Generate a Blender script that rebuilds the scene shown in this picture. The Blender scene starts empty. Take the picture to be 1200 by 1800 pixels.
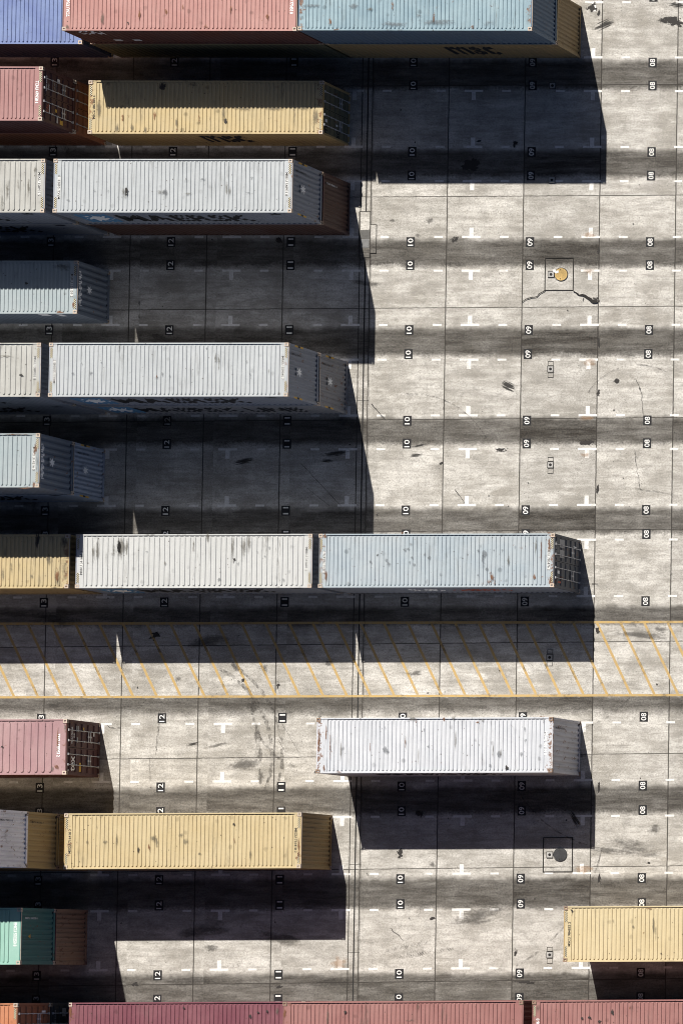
import bpy, math, random
from mathutils import Vector, Matrix, Euler
R_ = math.radians
sc = bpy.context.scene
col = sc.collection

# ---------------------------------------------------------------- camera
CAM_LOC = Vector((86.02534451, -28.51891708, 176.93704601))
CAM_ROT = Euler((0.0378338932, -0.0236673309, -0.0052509790), 'XYZ')
FPX, PPX, PPY = 5786.69681, 3405.62442, 594.91353
cd = bpy.data.cameras.new('camera'); cam = bpy.data.objects.new('camera', cd); col.objects.link(cam)
cam.location = CAM_LOC; cam.rotation_euler = CAM_ROT
cd.sensor_fit = 'HORIZONTAL'; cd.sensor_width = 36.0; cd.lens = FPX/1200*36
cd.shift_x = -PPX/1200; cd.shift_y = PPY/1200
cd.clip_start = 1; cd.clip_end = 3000
sc.camera = cam

# ---------------------------------------------------------------- light
SUN_DIR = Vector((0.275, -1.31, -1.0)).normalized()
elev = math.asin(-SUN_DIR.z); azim = math.atan2(-SUN_DIR.x, -SUN_DIR.y)
w = bpy.data.worlds.new('World'); sc.world = w; w.use_nodes = True
nt = w.node_tree; nt.nodes.clear()
sky = nt.nodes.new('ShaderNodeTexSky'); sky.sky_type = 'NISHITA'; sky.sun_disc = False
sky.sun_elevation = elev; sky.sun_rotation = azim % (2*math.pi)
sky.altitude = 0; sky.air_density = 0.27; sky.dust_density = 0.6; sky.ozone_density = 1.0
bg = nt.nodes.new('ShaderNodeBackground'); bg.inputs[1].default_value = 0.05
out = nt.nodes.new('ShaderNodeOutputWorld')
nt.links.new(sky.outputs[0], bg.inputs[0]); nt.links.new(bg.outputs[0], out.inputs[0])
ld = bpy.data.lights.new('sun', 'SUN'); ld.energy = 5.0; ld.angle = R_(0.5); ld.color = (1.0, 0.955, 0.89)
sun = bpy.data.objects.new('sun', ld); col.objects.link(sun)
sun.rotation_euler = SUN_DIR.to_track_quat('-Z', 'Y').to_euler(); sun.location = (-20, 60, 60)
sc.view_settings.view_transform = 'Standard'; sc.view_settings.look = 'None'
sc.view_settings.gamma = 1.0; sc.view_settings.exposure = 0.90
sc.cycles.filter_width = 0.95; sc.cycles.max_bounces = 5; sc.cycles.diffuse_bounces = 2; sc.cycles.transparent_max_bounces = 12

# ---------------------------------------------------------------- helpers
CR = CAM_ROT.to_matrix()
def at(px, py, z=0.0):
    """a point of the 1200x1800 photograph carried to the world at height z"""
    v = CR @ Vector(((px-600-PPX)/FPX, -(py-900-PPY)/FPX, -1.0))
    return CAM_LOC + v*((z-CAM_LOC.z)/v.z)

class MB:
    def __init__(s): s.v=[]; s.f=[]
    def quad(s,a,b,c,d): n=len(s.v); s.v+= [tuple(a),tuple(b),tuple(c),tuple(d)]; s.f.append((n,n+1,n+2,n+3)); return s
    def box(s,x0,x1,y0,y1,z0,z1):
        n=len(s.v)
        s.v+=[(x0,y0,z0),(x1,y0,z0),(x1,y1,z0),(x0,y1,z0),(x0,y0,z1),(x1,y0,z1),(x1,y1,z1),(x0,y1,z1)]
        s.f+=[(n,n+3,n+2,n+1),(n+4,n+5,n+6,n+7),(n,n+1,n+5,n+4),(n+1,n+2,n+6,n+5),(n+2,n+3,n+7,n+6),(n+3,n,n+4,n+7)]
        return s
    def poly(s,pts): n=len(s.v); s.v+=[tuple(p) for p in pts]; s.f.append(tuple(range(n,n+len(pts)))); return s
    def frustum(s,bot,top,cap=True):
        n=len(s.v); k=len(bot); s.v+=[tuple(p) for p in bot]+[tuple(p) for p in top]
        for i in range(k): j=(i+1)%k; s.f.append((n+i,n+j,n+k+j,n+k+i))
        if cap: s.f.append(tuple(range(n+k,n+2*k)))
        return s
    def tube(s,a,b,r,k=6):
        a=Vector(a); b=Vector(b); d=(b-a).normalized(); u=d.orthogonal().normalized(); v=d.cross(u)
        ra=[a+(u*math.cos(2*math.pi*i/k)+v*math.sin(2*math.pi*i/k))*r for i in range(k)]
        rb=[p+(b-a) for p in ra]; s.frustum(ra,rb); s.poly(ra[::-1]); return s
    def mesh(s,name):
        m=bpy.data.meshes.new(name); m.from_pydata(s.v,[],s.f); m.validate(); m.update(); return m

def link(name, mesh, mat, parent=None):
    o=bpy.data.objects.new(name, mesh); col.objects.link(o)
    if mat is not None:
        if not mesh.materials: mesh.materials.append(mat)
        if mesh.materials[0] is not mat:
            o.material_slots[0].link='OBJECT'; o.material_slots[0].material=mat
    if parent is not None: o.parent=parent
    return o
def tag(o, label=None, cat=None, group=None, kind=None):
    if label: o['label']=label
    if cat: o['category']=cat
    if group: o['group']=group
    if kind: o['kind']=kind
    return o
CACHE={}
def cached(key, fn):
    if key not in CACHE: CACHE[key]=fn()
    return CACHE[key]

def text_mesh(txt, size=1.0, bold=0.0, width=None):
    def mk():
        c=bpy.data.curves.new('writing','FONT'); c.body=txt; c.size=1.0; c.offset=bold
        c.align_x='CENTER'; c.align_y='CENTER'; c.resolution_u=3
        o=bpy.data.objects.new('writing',c); col.objects.link(o)
        bpy.context.view_layer.update()
        m=bpy.data.meshes.new_from_object(o.evaluated_get(bpy.context.evaluated_depsgraph_get()))
        bpy.data.objects.remove(o); bpy.data.curves.remove(c)
        xs=[v.co.x for v in m.vertices]; ys=[v.co.y for v in m.vertices]
        cx=(min(xs)+max(xs))/2; cy=(min(ys)+max(ys))/2; ww=max(xs)-min(xs); hh=max(ys)-min(ys)
        kx=(width/ww) if width else size/hh; ky=size/hh
        for v in m.vertices: v.co.x=(v.co.x-cx)*kx; v.co.y=(v.co.y-cy)*ky
        m.name='writing'; return m
    return cached(('t',txt,size,bold,width), mk)
import bmesh
def conform(m, prof, t0, flip):
    """cut writing at the folds of a corrugated wall and lay it onto them"""
    m=m.copy(); bm=bmesh.new(); bm.from_mesh(m)
    sg=-1 if flip else 1
    xs=[v.co.x for v in bm.verts]; lo,hi=min(xs),max(xs)
    for (a,d) in prof:
        x=(a-t0)*sg
        if lo<x<hi: bmesh.ops.bisect_plane(bm,geom=bm.verts[:]+bm.edges[:]+bm.faces[:],plane_co=(x,0,0),plane_no=(1,0,0),dist=1e-5)
    for v in bm.verts:
        q=v.co.x*sg+t0
        for (a,d),(b,e) in zip(prof,prof[1:]):
            if a<=q<=b+1e-9: v.co.z=-(d+(e-d)*((q-a)/(b-a) if b>a else 0)); break
    bm.to_mesh(m); bm.free(); return m
def put_text(txt, h, parent, mat, origin, right, up, bold=0.0, width=None, name='lettering', prof=None, t0=0, flip=False):
    m=text_mesh(txt,h,bold,width)
    if prof: m=conform(m,prof,t0,flip)
    o=link(name,m,mat,parent)
    r=Vector(right).normalized(); u=Vector(up).normalized(); n=r.cross(u)
    M=Matrix((( r.x,u.x,n.x,origin[0]),(r.y,u.y,n.y,origin[1]),(r.z,u.z,n.z,origin[2]),(0,0,0,1)))
    o.matrix_local=M
    return o

# ---------------------------------------------------------------- node helpers
class NT:
    def __init__(s,name):
        s.m=bpy.data.materials.new(name); s.m.use_nodes=True; s.t=s.m.node_tree; s.t.nodes.clear()
        s.out=s.t.nodes.new('ShaderNodeOutputMaterial')
    def n(s,ty,**kw):
        nd=s.t.nodes.new(ty)
        for k,v in kw.items(): setattr(nd,k,v)
        return nd
    def l(s,a,b): s.t.links.new(a,b)
    def put(s,sock,v):
        if isinstance(v,bpy.types.NodeSocket): s.l(v,sock)
        else: sock.default_value=v
    def math(s,op,a,b=0.0,clamp=False):
        nd=s.n('ShaderNodeMath',operation=op,use_clamp=clamp); s.put(nd.inputs[0],a); s.put(nd.inputs[1],b); return nd.outputs[0]
    def vec(s,op,a,b):
        nd=s.n('ShaderNodeVectorMath',operation=op); s.put(nd.inputs[0],a); s.put(nd.inputs[1],b); return nd.outputs[0]
    def noise(s,v,scale,detail=4,rough=0.55,out=0):
        nd=s.n('ShaderNodeTexNoise'); s.l(v,nd.inputs['Vector']); nd.inputs['Scale'].default_value=scale
        nd.inputs['Detail'].default_value=detail; nd.inputs['Roughness'].default_value=rough; return nd.outputs[out]
    def ramp(s,v,lo,hi,a=0.0,b=1.0,smooth=False):
        nd=s.n('ShaderNodeMapRange'); nd.interpolation_type='SMOOTHSTEP' if smooth else 'LINEAR'
        s.put(nd.inputs[0],v); nd.inputs[1].default_value=lo; nd.inputs[2].default_value=hi
        nd.inputs[3].default_value=a; nd.inputs[4].default_value=b; return nd.outputs[0]
    def mix(s,f,a,b,blend='MIX'):
        nd=s.n('ShaderNodeMix',data_type='RGBA',blend_type=blend); s.put(nd.inputs[0],f)
        for i,v in ((6,a),(7,b)):
            if isinstance(v,tuple): v=(*v[:3],1)
            s.put(nd.inputs[i],v)
        return nd.outputs[2]
    def bsdf(s,c,rough=0.7,metal=0.0,bump=None,bstr=0.3,bdist=0.01,spec=0.3):
        b=s.n('ShaderNodeBsdfPrincipled')
        if isinstance(c,tuple): c=(*c[:3],1)
        s.put(b.inputs['Base Color'],c); s.put(b.inputs['Roughness'],rough); b.inputs['Metallic'].default_value=metal
        b.inputs['Specular IOR Level'].default_value=spec
        if bump is not None:
            bp=s.n('ShaderNodeBump'); bp.inputs['Strength'].default_value=bstr; bp.inputs['Distance'].default_value=bdist
            s.l(bump,bp.inputs['Height']); s.l(bp.outputs[0],b.inputs['Normal'])
        return b.outputs[0]
    def done(s,sh): s.l(sh,s.out.inputs[0]); return s.m

def simple(name,c,rough=0.7,metal=0.0,var=0.25,scale=6.0):
    def mk():
        t=NT(name); tc=t.n('ShaderNodeTexCoord').outputs['Object']
        f=t.ramp(t.noise(tc,scale,5,0.65),0.3,0.7)
        c2=tuple(x*(1-var) for x in c)
        return t.done(t.bsdf(t.mix(f,c,c2),rough,metal))
    return cached(('s',name),mk)

def paint(name,c,grime=0.35,rust=0.1,spots=0.3,rough=0.6,fade=None,axis='roof',endrust=0.5,blotch=None):
    """weathered container paint: faded patches, soot streaks along the ribs, rust specks, more rust at the ends"""
    def mk():
        t=NT(name); tc=t.n('ShaderNodeTexCoord').outputs['Object']
        rnd=t.n('ShaderNodeObjectInfo').outputs['Random']
        off=t.n('ShaderNodeCombineXYZ'); t.l(t.math('MULTIPLY',rnd,71.0),off.inputs[0]); t.l(t.math('MULTIPLY',rnd,37.0),off.inputs[1])
        p=t.vec('ADD',tc,off.outputs[0])
        f1=t.ramp(t.noise(p,0.55,6,0.6),0.35,0.68)
        c2=fade if fade else tuple(min(1,x*0.8+0.03) for x in c)
        cc=t.mix(f1,c,c2)
        f1b=t.ramp(t.noise(p,14.0,4,0.7),0.35,0.7,0,0.16)
        cc=t.mix(f1b,cc,tuple(x*0.55 for x in c))
        # streaks that run across the roof (down the wall)
        sv=(2.6,0.45,0.45) if axis=='roof' else (4.5,4.5,0.35)
        ps=t.vec('MULTIPLY',p,sv)
        st=t.ramp(t.noise(ps,1.3,7,0.66),0.53,0.74,0,grime,True)
        mk2=t.ramp(t.noise(p,0.33,2,0.5),0.42,0.62,0.15,1.0)
        st=t.math('MULTIPLY',st,mk2)
        cc=t.mix(st,cc,(0.07,0.062,0.05))
        # water-mark spots
        v=t.n('ShaderNodeTexVoronoi'); v.inputs['Scale'].default_value=1.25; v.inputs['Randomness'].default_value=1.0
        pd=t.vec('ADD',p,t.vec('MULTIPLY',t.noise(p,5.0,3,0.6,1),(0.12,0.12,0.12)))
        t.l(pd,v.inputs['Vector'])
        sp=t.ramp(v.outputs['Distance'],0.09,0.19,1,0,True)
        sel=t.ramp(t.noise(p,0.8,2,0.5),0.44,0.52)
        sp=t.math('MULTIPLY',t.math('MULTIPLY',sp,sel),spots*0.75)
        cc=t.mix(sp,cc,tuple(x*0.35 for x in c))
        # dark pin specks
        v2=t.n('ShaderNodeTexVoronoi'); v2.inputs['Scale'].default_value=3.2; t.l(p,v2.inputs['Vector'])
        s2=t.math('MULTIPLY',t.ramp(v2.outputs['Distance'],0.06,0.13,1,0),t.ramp(t.noise(p,1.7,2,0.5),0.47,0.55))
        cc=t.mix(t.math('MULTIPLY',s2,0.8),cc,(0.05,0.035,0.025))
        # rust, heavier towards the ends and edges
        sx=t.n('ShaderNodeSeparateXYZ'); t.l(tc,sx.inputs[0])
        ax=t.math('ABSOLUTE',sx.outputs[0]); endf=t.ramp(ax,5.5,6.1,0,1.0,True)
        thr=t.math('ADD',t.noise(p,3.4,8,0.72),t.math('MULTIPLY',endf,0.05+0.06*endrust*(2 if endrust>0.9 else 1)))
        rs=t.ramp(thr,0.69-0.09*rust,0.74-0.09*rust)
        cc=t.mix(t.math('MULTIPLY',rs,0.85),cc,t.mix(t.ramp(t.noise(p,20,3,0.6),0.4,0.6),(0.21,0.10,0.05),(0.10,0.045,0.025)))
        if blotch:
            rs2=t.ramp(t.noise(t.vec('MULTIPLY',p,(1.0,0.6,1.0)),1.1,7,0.66),0.60,0.67,0,0.6)
            cc=t.mix(rs2,cc,blotch)
        return t.done(t.bsdf(cc,rough,0.0,t.math('ADD',t.math('MULTIPLY',t.noise(p,30,3,0.6),0.12),t.noise(t.vec('MULTIPLY',p,(1.6,0.8,0.8)),1.1,3,0.5)),0.55,0.05))
    return cached(('p',name),mk)

# ---------------------------------------------------------------- ground
BAND_PX=[(-50,-8),(109,152),(267,306),(424,464),(580,621),(738,776),(897,934),(1070,1094),(1225,1246),(1387,1426),(1547,1592),(1715,1762),(1880,1925)]
def ground_material():
    t=NT('yard_concrete'); g=t.n('ShaderNodeNewGeometry').outputs['Position']
    s=t.n('ShaderNodeSeparateXYZ'); t.l(g,s.inputs[0]); X,Y=s.outputs[0],s.outputs[1]
    # slabs
    ca,cb=at(917,540).x,at(1052,540).x; sp=4.028
    u=t.math('DIVIDE',t.math('SUBTRACT',X,ca),sp)
    Yt=t.math('ADD',Y,t.math('MULTIPLY',X,-0.0065))
    y0=at(850,344.5).y-(-0.0065)*0-0.0065*at(850,344.5).x; y1=at(850,1725).y-0.0065*at(850,1725).x
    spy=(y0-y1)/7.0
    vv=t.math('DIVIDE',t.math('SUBTRACT',Yt,y1),spy)
    cell=t.n('ShaderNodeCombineXYZ'); t.l(t.math('FLOOR',u),cell.inputs[0]); t.l(t.math('FLOOR',vv),cell.inputs[1])
    wn=t.n('ShaderNodeTexWhiteNoise',noise_dimensions='3D'); t.l(cell.outputs[0],wn.inputs['Vector'])
    base=t.mix(wn.outputs['Value'],(0.57,0.545,0.50),(0.46,0.44,0.405))
    base=t.mix(t.ramp(wn.outputs['Value'],0,1,0,0.0),base,base)
    # slab-shifted coordinates, so the blotches break at the joints
    ps=t.vec('ADD',g,t.vec('MULTIPLY',wn.outputs['Color'],(30,30,0)))
    n1=t.noise(ps,0.42,7,0.62); base=t.mix(t.ramp(n1,0.42,0.66),base,(0.30,0.28,0.245)); nL=t.noise(t.vec('MULTIPLY',ps,(0.6,1.5,1)),0.8,5,0.6); base=t.mix(t.ramp(nL,0.51,0.63,0,0.65),base,(0.66,0.635,0.59)); base=t.mix(t.ramp(nL,0.47,0.34,0,0.6),base,(0.25,0.235,0.205))
    pstr=t.vec('MULTIPLY',ps,(0.45,3.2,1)); n2=t.noise(pstr,1.25,6,0.66)
    base=t.mix(t.ramp(n2,0.46,0.70,0,0.62),base,(0.20,0.185,0.16))
    base=t.mix(t.ramp(n2,0.44,0.30,0,0.5),base,(0.64,0.615,0.56))
    n3=t.noise(ps,2.1,7,0.7); base=t.mix(t.ramp(n3,0.5,0.70,0,0.6),base,(0.20,0.19,0.172))
    nf=t.noise(g,11.0,6,0.8); base=t.mix(t.ramp(nf,0.45,0.62,0,0.6),base,(0.17,0.16,0.14))
    ng=t.noise(g,27.0,3,0.7); base=t.mix(t.ramp(ng,0.54,0.70,0,0.5),base,(0.16,0.15,0.13)); base=t.mix(t.ramp(ng,0.44,0.32,0,0.5),base,(0.68,0.66,0.61)); pb=t.vec('MULTIPLY',g,(1.2,30,1)); nb=t.noise(pb,1.0,4,0.7); base=t.mix(t.ramp(nb,0.5,0.75,0,0.25),base,(0.16,0.15,0.14))
    # pits
    v=t.n('ShaderNodeTexVoronoi'); v.inputs['Scale'].default_value=3.1; t.l(g,v.inputs['Vector'])
    pit=t.math('MULTIPLY',t.ramp(v.outputs['Distance'],0.035,0.11,1,0),t.ramp(t.noise(g,0.9,4,0.6),0.42,0.58))
    base=t.mix(t.math('MULTIPLY',pit,0.8),base,(0.035,0.032,0.03))
    v=t.n('ShaderNodeTexVoronoi'); v.inputs['Scale'].default_value=8.5; t.l(g,v.inputs['Vector'])
    pit=t.math('MULTIPLY',t.ramp(v.outputs['Distance'],0.08,0.2,1,0),t.ramp(t.noise(g,0.6,4,0.7),0.44,0.62))
    base=t.mix(t.math('MULTIPLY',pit,0.6),base,(0.05,0.046,0.04))
    # tyre-blackened wheel tracks between the bays
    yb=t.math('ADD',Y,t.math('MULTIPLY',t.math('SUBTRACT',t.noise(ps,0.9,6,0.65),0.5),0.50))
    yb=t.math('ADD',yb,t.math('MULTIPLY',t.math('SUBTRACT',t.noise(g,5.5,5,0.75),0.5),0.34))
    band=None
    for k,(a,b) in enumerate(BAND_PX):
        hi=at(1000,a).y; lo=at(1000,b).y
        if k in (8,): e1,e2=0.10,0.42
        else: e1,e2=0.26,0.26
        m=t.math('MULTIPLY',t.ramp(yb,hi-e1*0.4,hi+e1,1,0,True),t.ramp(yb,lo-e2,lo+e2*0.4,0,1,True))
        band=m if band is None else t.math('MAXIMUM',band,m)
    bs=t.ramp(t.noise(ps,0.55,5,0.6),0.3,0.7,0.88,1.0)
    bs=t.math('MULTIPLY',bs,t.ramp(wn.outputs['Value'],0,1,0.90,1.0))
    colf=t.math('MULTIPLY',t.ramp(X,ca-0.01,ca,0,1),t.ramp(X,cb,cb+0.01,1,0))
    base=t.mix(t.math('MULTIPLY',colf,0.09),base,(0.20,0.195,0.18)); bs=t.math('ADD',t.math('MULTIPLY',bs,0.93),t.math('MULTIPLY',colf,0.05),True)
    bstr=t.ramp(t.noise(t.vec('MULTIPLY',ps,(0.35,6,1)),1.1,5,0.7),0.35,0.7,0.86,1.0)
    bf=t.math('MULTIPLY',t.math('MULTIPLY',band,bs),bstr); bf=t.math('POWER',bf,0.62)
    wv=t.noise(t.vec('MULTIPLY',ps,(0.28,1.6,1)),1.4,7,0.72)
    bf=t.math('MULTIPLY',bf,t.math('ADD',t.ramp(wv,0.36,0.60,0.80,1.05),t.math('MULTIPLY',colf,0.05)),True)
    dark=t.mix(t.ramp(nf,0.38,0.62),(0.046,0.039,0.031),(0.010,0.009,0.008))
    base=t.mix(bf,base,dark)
    # joints
    wob=t.math('MULTIPLY',t.math('SUBTRACT',t.noise(g,3.0,3,0.6),0.5),0.01)
    def joint(q,width,dist):
        fr=t.math('ABSOLUTE',t.math('SUBTRACT',t.math('FRACT',t.math('ADD',t.math('ADD',q,wob),0.5)),0.5))
        return t.ramp(fr,width/dist,(width+0.022)/dist,1,0)
    jw=joint(u,0.018,sp); jh=joint(vv,0.010,spy)
    # the slab columns change phase left of the drain
    u2=t.math('DIVIDE',t.math('SUBTRACT',X,at(496,540).x),sp)
    jw2=joint(u2,0.018,sp)
    left=t.ramp(X,at(632,540).x,at(632,540).x+0.01,1,0)
    jwx=t.math('ADD',t.math('MULTIPLY',jw,t.math('SUBTRACT',1.0,left)),t.math('MULTIPLY',jw2,left))
    j=t.math('MAXIMUM',jwx,jh)
    base=t.mix(t.math('MULTIPLY',j,0.88),base,(0.03,0.026,0.022))
    # spalled joint edges
    fr=t.math('ABSOLUTE',t.math('SUBTRACT',t.math('FRACT',t.math('ADD',u,0.5)),0.5))
    spall=t.math('MULTIPLY',t.ramp(fr,0.0,0.03,1,0),t.ramp(t.noise(t.vec('MULTIPLY',g,(3,1.1,1)),1.3,4,0.6),0.62,0.70))
    base=t.mix(t.math('MULTIPLY',spall,0.9),base,(0.03,0.027,0.024))
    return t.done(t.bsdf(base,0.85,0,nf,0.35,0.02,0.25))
M_ground=ground_material()
gm=MB()
gm.quad((-400,-400,0),(400,-400,0),(400,400,0),(-400,400,0))
ground=tag(link('ground',gm.mesh('ground'),M_ground),kind='structure')

# stain decals: soft irregular films lying on the concrete
def stain_mat(name,c,thr,soft,sc_,op,stretch=(1,1,1)):
    def mk():
        t=NT(name); tc=t.n('ShaderNodeTexCoord'); g=t.n('ShaderNodeNewGeometry').outputs['Position']
        p=t.vec('MULTIPLY',t.vec('SUBTRACT',tc.outputs['Generated'],(0.5,0.5,0.5)),(2,2,0))
        ln=t.n('ShaderNodeVectorMath',operation='LENGTH'); t.l(p,ln.inputs[0])
        op_=t.n('ShaderNodeTexCoord').outputs['Object']
        rnd=t.n('ShaderNodeObjectInfo').outputs['Random']; of=t.n('ShaderNodeCombineXYZ'); t.l(t.math('MULTIPLY',rnd,83.0),of.inputs[0]); t.l(t.math('MULTIPLY',rnd,41.0),of.inputs[1])
        n=t.noise(t.vec('ADD',t.vec('MULTIPLY',p,stretch),of.outputs[0]),sc_,3,0.6)
        n2=t.noise(t.vec('ADD',t.vec('MULTIPLY',op_,stretch),of.outputs[0]),6.0,6,0.75)
        r=t.math('ADD',ln.outputs['Value'],t.math('ADD',t.math('MULTIPLY',t.math('SUBTRACT',n,0.5),2.2),t.math('MULTIPLY',t.math('SUBTRACT',n2,0.5),1.6)))
        a=t.math('MULTIPLY',t.ramp(r,thr,thr+soft,1,0,True),op)
        edge=t.ramp(ln.outputs['Value'],0.86,1.0,1,0)
        a=t.math('MULTIPLY',a,edge)
        tr=t.n('ShaderNodeBsdfTransparent'); mx=t.n('ShaderNodeMixShader')
        t.l(a,mx.inputs[0]); t.l(tr.outputs[0],mx.inputs[1]); t.l(t.bsdf(c,0.8),mx.inputs[2])
        return t.done(mx.outputs[0])
    return cached(('st',name),mk)
M_oil=stain_mat('oil_film',(0.03,0.027,0.025),0.50,0.14,1.1,0.9)
M_soft=stain_mat('soot_film',(0.05,0.045,0.04),0.05,0.85,0.9,0.5)
M_skid=stain_mat('skid_film',(0.03,0.028,0.026),0.35,0.4,0.9,0.8,(0.4,5,1))
M_rust=stain_mat('rust_film',(0.35,0.21,0.11),0.1,0.8,1.2,0.4)
zl=[0.006]
def decal(px,py,wpx,hpx,mat,ang=0.0,name='stain'):
    zl[0]+=0.00012
    c=at(px,py,0); hx=wpx/35.0/2; hy=hpx/38.5/2
    m=MB().quad((-hx,-hy,0),(hx,-hy,0),(hx,hy,0),(-hx,hy,0)).mesh(name)
    o=link(name,m,mat,ground); o.location=(c.x,c.y,zl[0]); o.rotation_euler=(0,0,R_(ang))
    return o
rd=random.Random(4)
for a in [(1180,38,60,30,M_oil,0),(1190,8,44,14,M_skid,-10),(1062,42,50,26,M_skid,25),(1040,12,26,30,M_oil,0),(893,678,34,24,M_skid,-25),
 (1083,670,16,14,M_oil,20),(737,783,40,9,M_skid,12),(730,800,32,10,M_skid,5),(775,814,14,8,M_oil,0),(881,790,34,13,M_oil,5),(1030,779,44,18,M_oil,5),
 (703,1501,20,26,M_oil,0),(906,1675,9,22,M_oil,0),(1140,1518,10,9,M_oil,0),(1048,527,22,18,M_oil,0),(1052,440,7,22,M_oil,0),(1052,600,8,30,M_oil,0),
 (1051,690,8,24,M_oil,0),(1050,860,8,30,M_oil,0),(1050,1108,10,26,M_oil,0),(1052,1385,8,26,M_oil,0),(1053,1545,8,30,M_oil,0),(1052,22,8,26,M_oil,0),
 (272,1118,30,22,M_oil,10),(800,420,22,18,M_oil,0),(800,463,60,14,M_soft,0),(737,1431,16,28,M_skid,70),(370,1667,34,18,M_soft,0),(238,1731,16,14,M_oil,0),
 (443,1245,26,26,M_soft,0),(452,1290,16,50,M_soft,4),(456,1325,16,60,M_soft,-2),(459,1365,14,40,M_soft,0),(413,1172,14,40,M_soft,32),(427,1196,10,14,M_oil,0),
 (1160,1107,30,20,M_soft,0),(730,1183,36,20,M_soft,0),(466,1175,16,18,M_soft,0),(578,1165,28,16,M_soft,0),(488,1205,9,18,M_oil,0),(313,1194,14,14,M_soft,0),
 (824,290,60,40,M_oil,0),(905,252,14,18,M_oil,0),(841,247,14,8,M_oil,0),(492,423,24,16,M_oil,0),(430,810,50,16,M_skid,10),(590,797,60,14,M_skid,8),(576,810,36,9,M_skid,0),
 (925,1727,60,9,M_oil,0),(1000,1308,60,24,M_soft,0),(1150,1460,30,30,M_soft,20),(690,386,22,10,M_soft,0),(755,387,22,14,M_soft,0),(735,413,16,10,M_soft,0),
 (960,545,0.1,0.1,M_soft,0),(95,1240,40,20,M_soft,0),(585,1730,120,26,M_soft,0),(330,1726,120,22,M_soft,0),(1020,1330,44,18,M_soft,0),(489,1736,26,9,M_oil,0),
 (760,1520,20,16,M_soft,0),(380,1310,50,10,M_soft,15),(340,1308,30,9,M_skid,12),(945,1425,40,14,M_soft,0),(1010,1440,44,18,M_skid,-60),(760,1615,16,12,M_oil,20),
 (1035,478,26,16,M_rust,0),(1037,636,36,18,M_rust,0),(1031,734,36,16,M_rust,0),(1030,800,30,14,M_rust,0),(595,1692,44,30,M_rust,0),(1027,1530,40,24,M_rust,0),(1036,412,30,16,M_rust,0)]:
    decal(*a)
for k in range(26):
    decal(rd.uniform(0,1200),rd.uniform(0,1800),rd.uniform(50,150),rd.uniform(14,46),M_soft,rd.uniform(-12,12))
for k in range(70):
    q=rd.uniform(2.5,5); decal(rd.uniform(0,1200),rd.uniform(0,1800),q,q,M_oil,rd.uniform(0,180))
def arc(cx,cy,rad,a0,a1,wd,n=40):
    c=at(cx,cy); mb=MB()
    for i in range(n):
        if rd.random()<0.12: continue
        t0=R_(a0+(a1-a0)*i/n); t1=R_(a0+(a1-a0)*(i+0.96)/n); w_=wd*rd.uniform(0.6,1.0)
        mb.quad(*[(c.x+q*math.cos(t),c.y+q*math.sin(t),0) for q,t in ((rad,t0),(rad,t1),(rad+w_,t1),(rad+w_,t0))])
    zl[0]+=0.0002; o=link('rubber_arc',mb.mesh('rubber_arc'),M_arc,ground); o.location.z=zl[0]
def faint(name,c,op):
    t=NT(name); g=t.n('ShaderNodeNewGeometry').outputs['Position']
    a=t.math('MULTIPLY',t.ramp(t.noise(t.vec('MULTIPLY',g,(1,1,1)),5.0,5,0.75),0.42,0.62),op)
    tr=t.n('ShaderNodeBsdfTransparent'); mx=t.n('ShaderNodeMixShader'); t.l(a,mx.inputs[0]); t.l(tr.outputs[0],mx.inputs[1]); t.l(t.bsdf(c,0.8),mx.inputs[2]); return t.done(mx.outputs[0])
M_arc=faint('rubber_trace',(0.05,0.045,0.04),0.55)
arc(300,1330,5.2,-20,62,0.22); arc(300,1330,5.75,-18,58,0.20); arc(560,1240,3.4,175,250,0.16)
arc(1120,740,3.0,60,150,0.07); arc(760,1440,9.0,300,350,0.10); arc(1100,1280,6.5,200,262,0.09); arc(720,840,4.5,20,95,0.06); arc(980,1120,5.0,250,320,0.10)
# tyre tread prints
M_tread=simple('tread_rubber',(0.13,0.12,0.11),0.9)
def tread(x0,y0,x1,y1,n,wd,tilt):
    mb=MB(); a=at(x0,y0); b=at(x1,y1); d=(b-a)/n; dn=d.normalized(); pn=Vector((-dn.y,dn.x,0))
    for i in range(n):
        if rd.random()<0.2: continue
        c=a+d*i; l=wd*rd.uniform(0.7,1.0)
        q=(pn+dn*tilt).normalized()
        mb.quad(c-q*l/2,c-q*l/2+dn*0.045,c+q*l/2+dn*0.045,c+q*l/2)
    zl[0]+=0.0002; o=link('tyre_print',mb.mesh('tyre_print'),M_arc,ground); o.location.z=zl[0]
tread(678,1672,760,1655,22,0.30,0.8); tread(695,1683,800,1668,24,0.26,-0.7); tread(715,1680,745,1674,9,0.4,0.3)
# cracks
M_crack=simple('crack_filler',(0.022,0.02,0.018),0.9)
def crack(pts,w0,w1,name='crack',jit=0.04):
    P=[at(*p) for p in pts]; Q=[]
    for i in range(len(P)-1):
        k=max(2,int((P[i+1]-P[i]).length/0.12))
        for j in range(k):
            q=P[i].lerp(P[i+1],j/k); Q.append(q+Vector((rd.uniform(-jit,jit),rd.uniform(-jit,jit),0)))
    Q.append(P[-1]); mb=MB(); n=len(Q)
    L=[];Rr=[]
    for i,q in enumerate(Q):
        d=(Q[min(i+1,n-1)]-Q[max(i-1,0)]).normalized(); p=Vector((-d.y,d.x,0)); ww=0.7*(w0+(w1-w0)*i/(n-1))*rd.uniform(0.5,1.4)/2
        L.append(q+p*ww); Rr.append(q-p*ww)
    for i in range(n-1): mb.quad(L[i],Rr[i],Rr[i+1],L[i+1])
    o=link(name,mb.mesh(name),M_crack,ground); o.location.z=0.014+zl[0]-0.006
crack([(957,511),(945,520),(930,524),(917,531)],0.09,0.05)
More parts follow.
